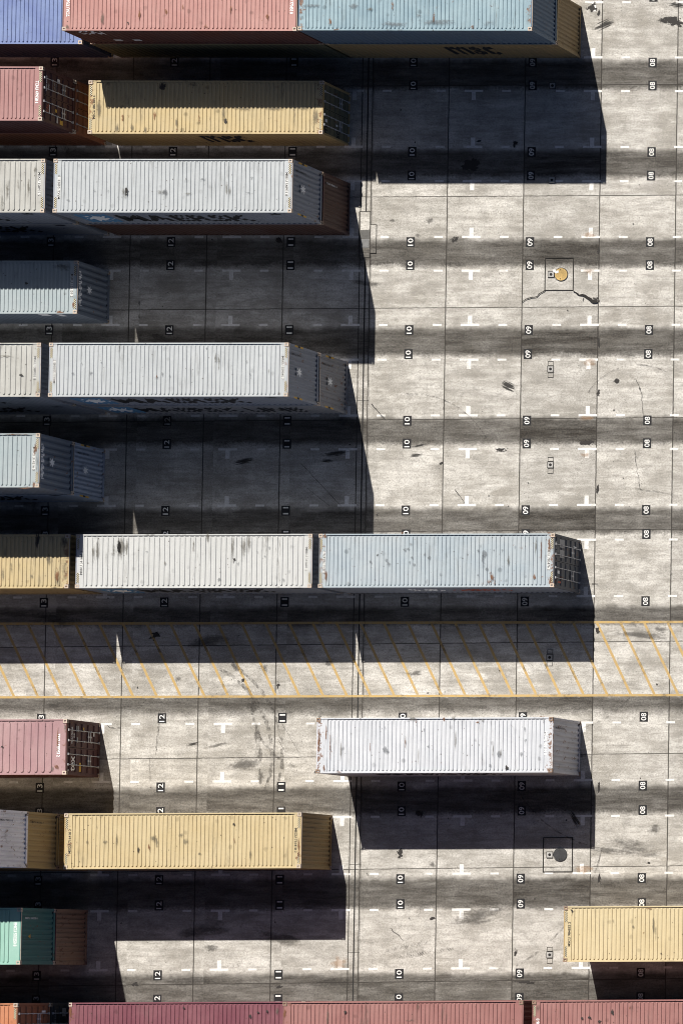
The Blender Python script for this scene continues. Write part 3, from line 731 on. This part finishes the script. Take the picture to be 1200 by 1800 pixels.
    if side:
        for (txt,xc,zc,hh,wd,mt) in side:
            if txt=='*logo':
                pm=conform(MB().quad((-hh/2,-hh/2,0),(hh/2,-hh/2,0),(hh/2,hh/2,0),(-hh/2,hh/2,0)).mesh('logo_panel'),wall_profile(2*HL-0.22,0.278,0.036),xc+HL-0.11,False); place(link('logo_panel',pm,M_sky,t),(xc,yy,zc),(1,0,0),(0,0,1))
                place(link('star_logo',conform(star_mesh(hh*0.46),wall_profile(2*HL-0.22,0.278,0.036),xc+HL-0.11,False),M_wh,t),(xc,yy-0.004,zc),(1,0,0),(0,0,1))
            elif txt.startswith('#'):
                w_,h_=[float(q) for q in txt[1:].split('x')]; patch('sticker',t,mt,(xc,yy,zc),(1,0,0),(0,0,1),w_,h_)
            else: put_text(txt,hh,t,mt,(xc,yy,zc),(1,0,0),(0,0,1),bold=0.03,width=wd,prof=wall_profile(2*HL-0.22,0.278,0.036),t0=xc+HL-0.11)
    return t

# paint kinds (roof faded by the sun, walls less so)
P=paint
g_light=P('pale_grey_roof',(0.40,0.42,0.43),0.55,0.05,0.35,fade=(0.36,0.38,0.39))
g_warm=P('dusty_grey_roof',(0.41,0.41,0.385),0.7,0.15,0.35,fade=(0.34,0.335,0.31))
g_blue=P('blue_grey_roof',(0.281,0.327,0.340),0.6,0.3,0.5,fade=(0.323,0.357,0.365))
g_cool=P('cool_grey_roof',(0.306,0.357,0.391),0.5,0.45,0.7,fade=(0.357,0.391,0.408),endrust=1.0)
g_white=P('chalk_white_roof',(0.47,0.485,0.51),0.5,0.5,0.7,fade=(0.53,0.54,0.56),endrust=1.0)
g_dirty=P('sooty_white_roof',(0.435,0.44,0.43),0.95,0.1,0.4,fade=(0.46,0.465,0.455))
y_roof=P('straw_yellow_roof',(0.45,0.36,0.205),0.6,0.35,0.5,fade=(0.48,0.395,0.24),endrust=0.9)
y_roof2=P('cream_yellow_roof',(0.48,0.395,0.235),0.35,0.15,0.4,fade=(0.51,0.43,0.27))
y_rusty=P('blotched_yellow_roof',(0.443,0.348,0.190),0.9,0.6,0.8,fade=(0.411,0.339,0.206),endrust=1.0)
r_pink=P('coral_roof',(0.37,0.195,0.175),0.4,0.3,0.6,fade=(0.41,0.235,0.21))
r_rose=P('dusty_rose_roof',(0.300,0.158,0.151),0.4,0.2,0.4,fade=(0.339,0.197,0.186))
r_rose2=P('faded_rose_roof',(0.285,0.170,0.178),0.5,0.4,0.4,fade=(0.332,0.218,0.218),endrust=0.8)
r_wine=P('wine_red_roof',(0.15,0.050,0.066),0.6,0.3,0.5,fade=(0.20,0.082,0.096),endrust=1.0)
r_brick=P('brick_pink_roof',(0.25,0.115,0.105),0.7,0.4,0.6,fade=(0.30,0.155,0.14))
b_teal=P('teal_blue_roof',(0.20,0.285,0.33),0.8,0.5,0.7,fade=(0.27,0.36,0.395),endrust=1.0)
b_blue=P('royal_blue_roof',(0.135,0.177,0.344),0.5,0.3,0.4,fade=(0.186,0.242,0.400)) if True else P('royal_blue_roof',(0.111,0.158,0.356),0.4,0.2,0.4,fade=(0.158,0.221,0.411))
gr_roof=P('mint_green_roof',(0.23,0.40,0.33),0.3,0.1,0.3,fade=(0.27,0.44,0.37)) if True else P('mint_green_roof',(0.145,0.340,0.272),0.3,0.1,0.3,fade=(0.178,0.374,0.306))
o_roof=P('orange_roof',(0.411,0.158,0.075),0.5,0.3,0.5,fade=(0.435,0.197,0.111))
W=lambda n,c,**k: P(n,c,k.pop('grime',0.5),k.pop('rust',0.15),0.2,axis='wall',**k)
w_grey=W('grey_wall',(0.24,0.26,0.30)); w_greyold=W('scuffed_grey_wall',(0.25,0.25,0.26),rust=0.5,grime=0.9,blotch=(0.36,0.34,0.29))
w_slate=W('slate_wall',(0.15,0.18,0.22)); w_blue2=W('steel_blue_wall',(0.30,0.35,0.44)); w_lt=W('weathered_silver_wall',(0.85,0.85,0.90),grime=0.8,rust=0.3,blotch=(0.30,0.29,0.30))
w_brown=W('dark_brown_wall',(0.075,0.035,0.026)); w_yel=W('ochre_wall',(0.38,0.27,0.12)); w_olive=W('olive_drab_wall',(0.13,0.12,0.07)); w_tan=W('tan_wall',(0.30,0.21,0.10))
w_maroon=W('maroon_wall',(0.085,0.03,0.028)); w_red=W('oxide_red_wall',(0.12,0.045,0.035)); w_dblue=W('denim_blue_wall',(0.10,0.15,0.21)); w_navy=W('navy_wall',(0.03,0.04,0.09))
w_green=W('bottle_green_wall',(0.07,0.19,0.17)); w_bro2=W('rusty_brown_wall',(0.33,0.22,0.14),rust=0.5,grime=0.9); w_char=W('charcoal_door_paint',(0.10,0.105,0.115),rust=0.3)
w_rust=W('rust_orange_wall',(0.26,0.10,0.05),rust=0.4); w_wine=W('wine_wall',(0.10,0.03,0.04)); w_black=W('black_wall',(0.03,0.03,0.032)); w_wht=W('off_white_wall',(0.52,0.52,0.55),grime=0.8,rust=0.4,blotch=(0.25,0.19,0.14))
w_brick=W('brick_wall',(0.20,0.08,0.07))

def X_at(px,py,z): return at(px,py,z).x
# rows: y of the back of each row (fitted), and base positions
def roofpos(px,py_back,H,r,right=True):
    """right-end x of a container whose roof corner shows at px"""
    x=X_at(px,py_back,H); return x if right else x+LEN
MS=lambda c,**k: dict(t=c,**k)
side_m=[('*logo',-4.6,1.35,1.7,0,None),('MAERSK',-0.1,1.35,1.35,6.9,M_ink),('#0.5x0.2',5.0,2.3,0,0,M_ink)]
side_l=[('*logo',-5.0,1.30,1.7,0,None),('MAERSK LINE',0.2,1.30,1.2,8.6,M_ink)]
msc=[('msc',0.4,1.35,1.3,2.4,M_ink)]
G=0.004
# row 1
h=2.6
xr=roofpos(144,75,h,1); container('royal blue roofed container in the top left corner, lower than the coral one',xr,YB[1],0,h,b_blue,w_navy,doors=True,cast=M_cast,stripes=False,
  doortxt=[('EISU 913274',0.6,2.2,0.12,M_dull,1)])
xr=roofpos(521,57,2*h-0.1,1)
container('dark olive container carrying the coral roofed one in the top row',xr+0.05,YB[1],0,h,y_roof,w_olive,cast=M_castdark,stripes=False)
container('coral pink container on top of the stack in the middle of the top row',xr,YB[1],h+G,h-0.1,r_pink,w_red,sx=0.985,stains=[(245,22,8,34,'r'),(292,20,8,22,'r'),(405,15,8,30,'r'),(470,30,10,20,'r'),(362,45,14,12,'r'),(118,46,10,14,'b'),(180,30,8,30,'b'),(225,38,5,5,'k'),(321,12,6,20,'r')],code=MS('TCNU 770458 8'),codestyle='white',cast=M_cast,stripes=False,
  side=[('CAI',-4.9,2.0,0.55,1.3,M_wh),('#0.4x0.25',-4.3,0.7,0,0,M_wh),('#0.4x0.25',-3.3,0.7,0,0,M_wh)])
xr=roofpos(932.5,55,2*h,1)+0.05
container('tan container with black logo at ground level under the teal blue one',xr,YB[1],0,h,y_roof,w_tan,cast=M_castdark,stripes=False,side=[('msc',1.1,1.35,1.4,2.6,M_ink)],endpitch=0.22)
container('teal blue container with rust marks on top at the right of the top row',xr,YB[1],h+G,h,b_teal,w_dblue,sx=0.985,stains=[(755,38,110,18,'g'),(545,8,40,10,'g'),(622,10,30,14,'g'),(650,15,16,10,'b'),(690,12,6,50,'r'),(580,35,8,30,'r'),(592,50,20,6,'r'),(762,28,6,50,'r'),(735,26,14,8,'g'),(860,38,60,18,'g'),(690,40,60,12,'g'),(830,45,8,20,'r')],cast=M_cast,stripes=False,endpitch=0.22)
# row 2
h=2.6
xr=roofpos(75.5,117,2*h,2)
container('rusty brown door container at ground level below the dusty rose one',xr+0.02,YB[2],0,h,r_rose,w_rust,doors=True,cast=M_cast)
container('dusty rose container with dark maroon doors on top in the second row',xr,YB[2],h+G,h,r_rose,w_maroon,doors=True,code=MS('TCNU 479758 6'),codestyle='white',cast=M_cast,
  doortxt=[('TCNU 479758',0.6,2.25,0.10,M_wh,1),('45G1',0.5,2.08,0.09,M_wh,1),('MAX WT 32500',0.6,1.75,0.06,M_dull,1),('TARE 3850',0.6,1.62,0.06,M_dull,1),('NET 28650',0.6,1.49,0.06,M_dull,1),('#0.22x0.2',0.95,1.3,0,M_wh,1),
           ('TAL',-0.62,2.15,0.20,M_red,-1),('#0.42x0.05',-0.62,1.98,0,M_wh,-1),('#0.16x0.14',-0.6,1.45,0,M_yel,-1),('#0.3x0.07',-1.05,1.35,0,M_wh,-1),('#0.22x0.24',-1.1,1.02,0,M_yel,-1)])
h=2.55
xr=roofpos(568.3,144,h,2)
container('straw yellow container half in shadow in the second row with olive doors',xr,YB[2],0,h,y_rusty,w_yel,stains=[(205,222,9,26,'b'),(215,205,8,34,'r'),(232,222,8,20,'b'),(392,200,9,44,'b'),(396,212,8,20,'k'),(285,153,24,22,'k'),(340,150,20,14,'b'),(272,200,8,40,'r'),(310,215,8,30,'b'),(350,205,7,40,'r'),(555,205,14,40,'b'),(560,150,10,20,'b'),(425,190,60,6,'b'),(480,190,50,6,'b'),(530,190,36,10,'b'),(175,190,14,60,'b'),(255,225,6,24,'b')],doorm=W('olive_door_paint',(0.13,0.125,0.08)),doors=True,code=MS('MSCU 882364 4',ends=(-1,)),codestyle='ink',cast=M_cast,framem=w_yel,
  side=msc,doortxt=[('#0.16x0.2',-0.6,2.2,0,M_wh,-1),('#0.1x0.16',-0.62,1.2,0,M_wh,-1),('m',-1.08,2.2,0.3,M_ink,-1),('sc',-1.08,1.1,0.26,M_ink,-1)])
# row 3
xr=roofpos(79.5,280,5.3,3)
container('lower grey container beneath the dusty grey one in the third row',xr,YB[3],0,2.6,g_warm,w_grey,side=side_m)
container('dusty grey roofed container at the left edge of the third row, top of its stack',xr,YB[3],2.6+G,2.70,g_warm,w_grey,stains=[(13,335,9,60,'b'),(50,330,8,40,'b'),(32,325,6,30,'b'),(62,300,8,24,'b'),(3,350,10,50,'b')],pitch=0.262,code=MS('MSKU 158935 5'),side=side_m,endtxt=dict(star=1))
xr=roofpos(514,280.7,5.3,3)
container('dark brown container beneath the long pale grey one in the third row',xr+0.03,YB[3],0,2.55,r_wine,w_brown,cast=M_castdark,stripes=False,endtxt=dict(code='TGHU 830215 4',m=M_wh))
container('long pale grey container on the dark brown one, third row, yellow labels on its end',xr,YB[3],2.55+G,2.75,g_light,w_grey,stains=[(218,338,14,30,'b'),(222,335,8,22,'k'),(285,338,26,16,'b'),(290,336,12,18,'g'),(330,340,18,8,'b'),(398,330,7,34,'b'),(403,335,7,24,'b'),(190,335,7,7,'g'),(165,334,6,6,'g'),(436,338,12,6,'g'),(355,315,14,7,'g'),(442,312,7,7,'g'),(120,350,8,8,'g')],code=MS('MRKU 548931 8'),side=side_m,endtxt=dict(star=1,code='MRKU 548931 8',yl=1))
# row 4
h=2.7
container('single blue grey container half in shade in the fourth row, slate end',-25.249,YB[4],0,h,g_blue,w_slate,stains=[(105,548,30,9,'r'),(128,535,10,24,'r'),(46,498,8,8,'k'),(110,470,40,18,'b')],pitch=0.205,code=MS('MSKU 155159 2',ends=(1,)),endtxt=dict(star=1,top='MAERSK SEALAND'),endpitch=0.31,
  side=[('#0.3x0.5',5.0,2.2,0,0,M_wh),('#0.5x0.4',4.2,2.3,0,0,M_wh)])
# row 5
xr=roofpos(72,599,5.43,5)
container('lower grey container of the left stack in the fifth row',xr,YB[5],0,2.65,g_warm,w_grey,side=side_m)
container('pale container with one black dot on its roof at the left edge',xr,YB[5],2.65+G,2.78,g_warm,w_grey,stains=[(37,658,8,8,'k'),(10,626,30,5,'b'),(64,690,10,12,'r')],pitch=0.262,code=MS('MSKU 088058 8'),side=side_m,endtxt=dict(star=1))
xr=-12.687
container('scuffed grey container with worn yellow labels beneath the long grey one in the fifth row',xr+0.02,YB[5],0,2.65,g_light,w_greyold,side=side_l,endtxt=dict(star=1,code='MSKU 930142 1',yl=1))
container('long light grey container on the scuffed grey one in the fifth row',xr,YB[5],2.65+G,2.78,g_light,w_grey,stains=[(379,630,6,34,'b'),(384,634,6,40,'b'),(160,655,8,8,'g'),(128,656,8,6,'g'),(178,638,4,6,'g'),(143,638,4,6,'g'),(285,656,7,10,'g'),(298,660,7,7,'g'),(275,662,4,10,'r'),(440,656,6,8,'g'),(472,652,4,10,'b'),(433,635,4,8,'g'),(490,690,8,10,'b'),(363,613,5,8,'g')],code=MS('MRKU 559045 7'),side=side_m,endtxt=dict(star=1,code='MRKU 559045 7',yl=1))
# row 6
container('steel blue container at ground level below the slate ended one in the sixth row',-25.32,YB[6],0,2.62,g_blue,w_blue2,endtxt=dict(star=1,code='MSKU 255310 9',yl=1),side=side_m,endpitch=0.24)
container('blue grey roofed container with rusty corner and slate end, on top in the sixth row',-25.32,YB[6],2.62+G,2.70,g_blue,w_slate,stains=[(60,850,14,20,'r'),(62,790,9,50,'r'),(30,764,60,5,'r'),(45,857,40,6,'r'),(65,815,6,50,'b')],pitch=0.23,code=MS('MSKU 314216 0',ends=(1,)),endtxt=dict(star=1,top='MAERSK SEALAND'),endpitch=0.31)
# row 7
h=2.82
xr=roofpos(122,937,h,7)
container('yellow container with sooty shaded roof at the left edge of the seventh row',xr,YB[7],0,h,y_rusty,w_yel,stains=[(100,1010,14,40,'r'),(112,1000,14,60,'b'),(86,985,10,40,'b'),(20,1000,8,30,'b'),(56,1012,8,14,'b'),(66,950,10,40,'k'),(112,955,16,34,'b'),(5,1010,8,40,'b')],cast=M_cast,stripes=False)
xr=roofpos(133.5,935,h,7,False)
container('dirty white grey container with soot smudges in the middle of the seventh row',xr,YB[7],0,h,g_dirty,w_grey,stains=[(164,972,9,40,'b'),(171,968,8,44,'b'),(199,968,8,36,'b'),(209,962,12,36,'k'),(212,965,18,60,'b'),(223,962,8,40,'b'),(408,965,9,60,'b'),(427,965,12,60,'b'),(437,955,10,50,'b'),(411,985,7,14,'k'),(452,970,8,8,'g'),(465,978,6,7,'g'),(473,963,6,7,'g'),(418,990,7,12,'g'),(385,1018,8,14,'g'),(258,970,5,5,'g'),(290,990,5,12,'b'),(498,1018,8,8,'g'),(365,945,8,30,'b'),(340,960,6,40,'b')],pitch=0.262,code=MS('MRKU 341681 5'),side=side_m,endtxt=dict(star=1))
container('cool grey container with rust patches and charcoal doors ending the seventh row',roofpos(974.3,936.7,h,7),YB[7],0,h,g_cool,w_grey,stains=[(613,966,7,7,'g'),(651,988,9,9,'g'),(682,990,12,18,'g'),(678,984,7,10,'g'),(711,966,9,8,'g'),(717,965,7,8,'g'),(724,980,7,8,'g'),(727,992,8,9,'g'),(754,980,9,12,'g'),(746,974,5,8,'g'),(720,988,6,8,'g'),(848,985,9,40,'g'),(851,975,12,26,'g'),(840,969,6,9,'g'),(868,968,6,8,'g'),(882,968,6,8,'g'),(855,1000,8,12,'g'),(840,1010,5,7,'g'),(864,1014,14,30,'r'),(858,1022,6,20,'r'),(869,1020,5,24,'r'),(939,1014,8,22,'r'),(950,975,5,90,'r'),(941,960,5,50,'b'),(965,960,8,60,'r'),(967,1020,9,30,'r'),(572,1010,10,44,'r'),(571,945,8,20,'r'),(893,985,7,26,'b'),(663,976,4,6,'k'),(965,938,14,6,'r'),(706,938,6,12,'r')],doorm=w_char,doors=True,framem=w_char,code=MS('SUDU 785476 2'),side=[('SUD',-1.2,1.4,0.8,1.8,M_wh),('HAMBURG',1.6,1.4,0.8,3.2,M_red)],
  doortxt=[('SUDU 785476',0.6,2.55,0.11,M_dull,1),('45G1',0.6,2.40,0.10,M_dull,1),('#0.42x0.5',0.95,1.95,0,M_dull,1),('#0.40x0.45',0.42,1.95,0,M_dull,1),('#0.16x0.22',-0.55,2.3,0,M_wh,-1),('#0.1x0.3',-1.05,2.2,0,M_red,-1),('#0.05x0.3',0.95,0.6,0,M_wh,1)])
# row 8
h=2.98
xr=roofpos(118,1261,2.75,8)
container('faded rose container with black brown doors and white tex lettering',xr,YB[8],0,2.75,r_rose2,w_maroon,stains=[(99,1345,12,24,'r'),(101,1310,5,90,'r'),(92,1350,7,14,'b'),(3,1313,8,5,'k'),(115,1280,8,30,'b')],doors=True,pitch=0.35,code=MS('TEXU 730083 2',ends=(1,)),codestyle='white',cast=M_cast,stripes=False,hdr=(0.62,0.62),
  doortxt=[('TEXU 730083',0.6,2.28,0.11,M_wh,1),('45G1',0.6,2.12,0.09,M_wh,1),('#0.30x0.08',0.95,1.9,0,M_dull,1),('#0.30x0.08',0.95,1.77,0,M_dull,1),('#0.26x0.1',0.4,1.85,0,M_dull,1),('#0.2x0.10',0.95,1.35,0,M_yel,1),('#0.18x0.08',0.75,0.5,0,M_wh,1),
           ('tex',-0.80,2.20,0.34,M_wh,-1),('#0.45x0.16',-0.95,1.60,0,M_yel,-1),('#0.1x0.07',-1.15,2.55,0,M_wh,-1)])
xr=-0.125
container('chalk white container with rusty left end standing alone right of centre',xr,YB[8],0,h,g_white,w_wht,stains=[(569,1345,8,34,'r'),(580,1310,4,90,'r'),(560,1300,6,90,'r'),(573,1290,4,60,'r'),(561,1263,10,10,'k'),(555,1355,8,8,'k'),(599,1320,4,60,'b'),(596,1355,18,5,'r'),(675,1318,14,18,'g'),(682,1320,8,10,'g'),(725,1267,20,12,'b'),(731,1272,5,16,'r'),(780,1267,8,14,'r'),(797,1266,10,14,'b'),(676,1280,6,12,'g'),(650,1316,3,40,'r'),(712,1305,4,30,'r'),(752,1312,6,6,'g'),(745,1285,5,10,'g'),(877,1326,10,20,'g'),(880,1322,6,26,'b'),(860,1345,7,14,'g'),(890,1348,9,12,'k'),(922,1282,5,10,'g'),(923,1302,6,9,'g'),(839,1272,10,8,'r'),(848,1268,5,12,'b'),(954,1262,20,5,'r'),(964,1350,10,18,'r'),(735,1328,3,50,'b'),(866,1318,4,40,'b'),(800,1304,4,60,'b'),(915,1325,8,14,'g'),(955,1268,5,14,'b')],cast=M_castdark,stripes=False,endtxt=dict(code='MSWU 003116 8'),side=[('MAERSK',-0.5,1.5,1.2,6.4,M_ink)],hdr=(0.5,0.34),code=MS('MSWU 003116 8',ends=(1,)),codestyle='white')
# row 9: three-high stack at the left edge
h=2.48
xr=X_at(157,1440,0)
container('bottom container of the three high stack at the left edge, mostly hidden',xr,YB[9],0,h,y_roof,w_tan,cast=M_castdark,stripes=False)
container('ochre yellow ended container in the middle of the three high left stack',xr-0.0,YB[9],h+G,h,y_roof,w_yel,cast=M_castdark,stripes=False,endtxt=dict(code='MSCU 416302 7'))
container('weathered silver container with peeling end on top of the three high left stack',xr+0.05,YB[9],2*(h+G),h,g_light,w_lt,cast=M_cast,stripes=False,endtxt=dict(code='MSKU 730215 5'),endpitch=0.24)
container('smooth straw yellow container in the ninth row beside the three high stack',-13.079,YB[9],0,2.85,y_roof,w_yel,stains=[(270,1474,14,18,'b'),(275,1480,8,30,'b'),(327,1480,12,16,'b'),(243,1494,5,14,'k'),(318,1470,14,12,'b'),(153,1480,6,10,'b'),(185,1480,10,8,'b'),(411,1451,6,8,'k'),(500,1440,18,5,'b'),(412,1480,6,24,'r'),(440,1500,5,30,'b'),(205,1478,5,30,'b'),(262,1490,6,24,'r'),(170,1455,4,8,'b'),(525,1490,9,60,'r'),(350,1500,8,10,'b')],code=MS('MSCU 716410 2'),codestyle='ink',cast=M_cast,stripes=True,side=msc,endpitch=0.24)
# row 10
h=2.62
xr=roofpos(37.5,1590,2*h+0.1,10)
container('rusty brown ended container at ground level under the mint green one',xr,YB[10],0,h,r_wine,w_bro2,cast=M_castdark,stripes=False,endpitch=0.24,endtxt=None)
container('mint green roofed container with bottle green end near the lower left corner',xr,YB[10],h+G,h+0.1,gr_roof,w_green,code=MS('EMCU 530250 8',ends=(1,)),codestyle='white',cast=M_cast,stripes=False,endtxt=dict(code='EMCU 530250 8',m=M_wh,tri=1),hdr=(0.34,0.5))
h=2.85
xr=roofpos(990.5,1596,h,10,False)
container('cream yellow container entering from the right edge at the bottom right',xr,YB[10],0,h,y_roof2,w_yel,stains=[(1148,1625,5,50,'b'),(1152,1640,4,40,'b'),(1112,1630,6,8,'b'),(1161,1675,5,5,'k'),(1077,1620,5,6,'b'),(1131,1640,4,8,'r'),(1000,1600,14,6,'r'),(1140,1600,30,5,'r'),(1005,1604,6,10,'k')],code=MS('MSCU 984852 2',ends=(-1,)),codestyle='ink',cast=M_castdark,side=msc)
# row 11
h=2.6
xr=roofpos(31,1760,2*h,11)
container('black door container at ground level beneath the orange one in the bottom row',xr+0.02,YB[11],0,h,r_wine,w_black,doors=True,cast=M_castdark,doortxt=[('GESU 612094',0.6,2.2,0.11,M_dull,1),('#0.4x0.3',0.9,1.5,0,M_dull,1)])
container('orange container with rust orange doors on top at the bottom left corner',xr,YB[11],h+G,h,o_roof,w_rust,doors=True,cast=M_cast,doortxt=[('#0.1x0.3',0.95,0.5,0,M_wh,1)])
xr=roofpos(119.5,1764,h,11,False)
container('wine red container between the orange and brick pink ones in the bottom row',xr,YB[11],0,h,r_wine,w_wine,stains=[(124,1785,9,40,'r'),(453,1782,6,8,'k'),(469,1780,6,8,'k'),(440,1790,8,12,'k'),(323,1775,5,6,'k'),(487,1780,8,20,'b')],cast=M_cast,stripes=False,pitch=0.222)
xr=roofpos(497,1761,2*h,11,False)
container('hidden lower container under the brick pink one in the middle of the bottom row',xr,YB[11],0,h,r_wine,w_brown,cast=M_castdark,stripes=False)
container('brick pink container on top in the middle of the bottom row',xr,YB[11],h+G,h,r_brick,w_brick,stains=[(606,1782,8,8,'k'),(500,1785,9,30,'r'),(575,1790,5,60,'b'),(734,1772,5,16,'b'),(720,1795,18,8,'b')],cast=M_castdark,stripes=False)
xr=roofpos(935,1761,2*h,11,False)
container('hidden lower container under the brick pink one at the right of the bottom row',xr,YB[11],0,h,r_wine,w_brown,cast=M_castdark,stripes=False)
container('brick pink container with striped left end in the bottom right corner',xr,YB[11],h+G,h,r_brick,w_brick,stains=[(1076,1782,7,14,'k'),(1106,1775,5,8,'r'),(1036,1790,8,9,'k'),(1023,1792,7,7,'k'),(1053,1797,8,8,'k'),(945,1775,9,20,'b')],cast=M_castdark,stripes=True,code=MS('TRLU 771536 0',ends=(-1,)),codestyle='white')
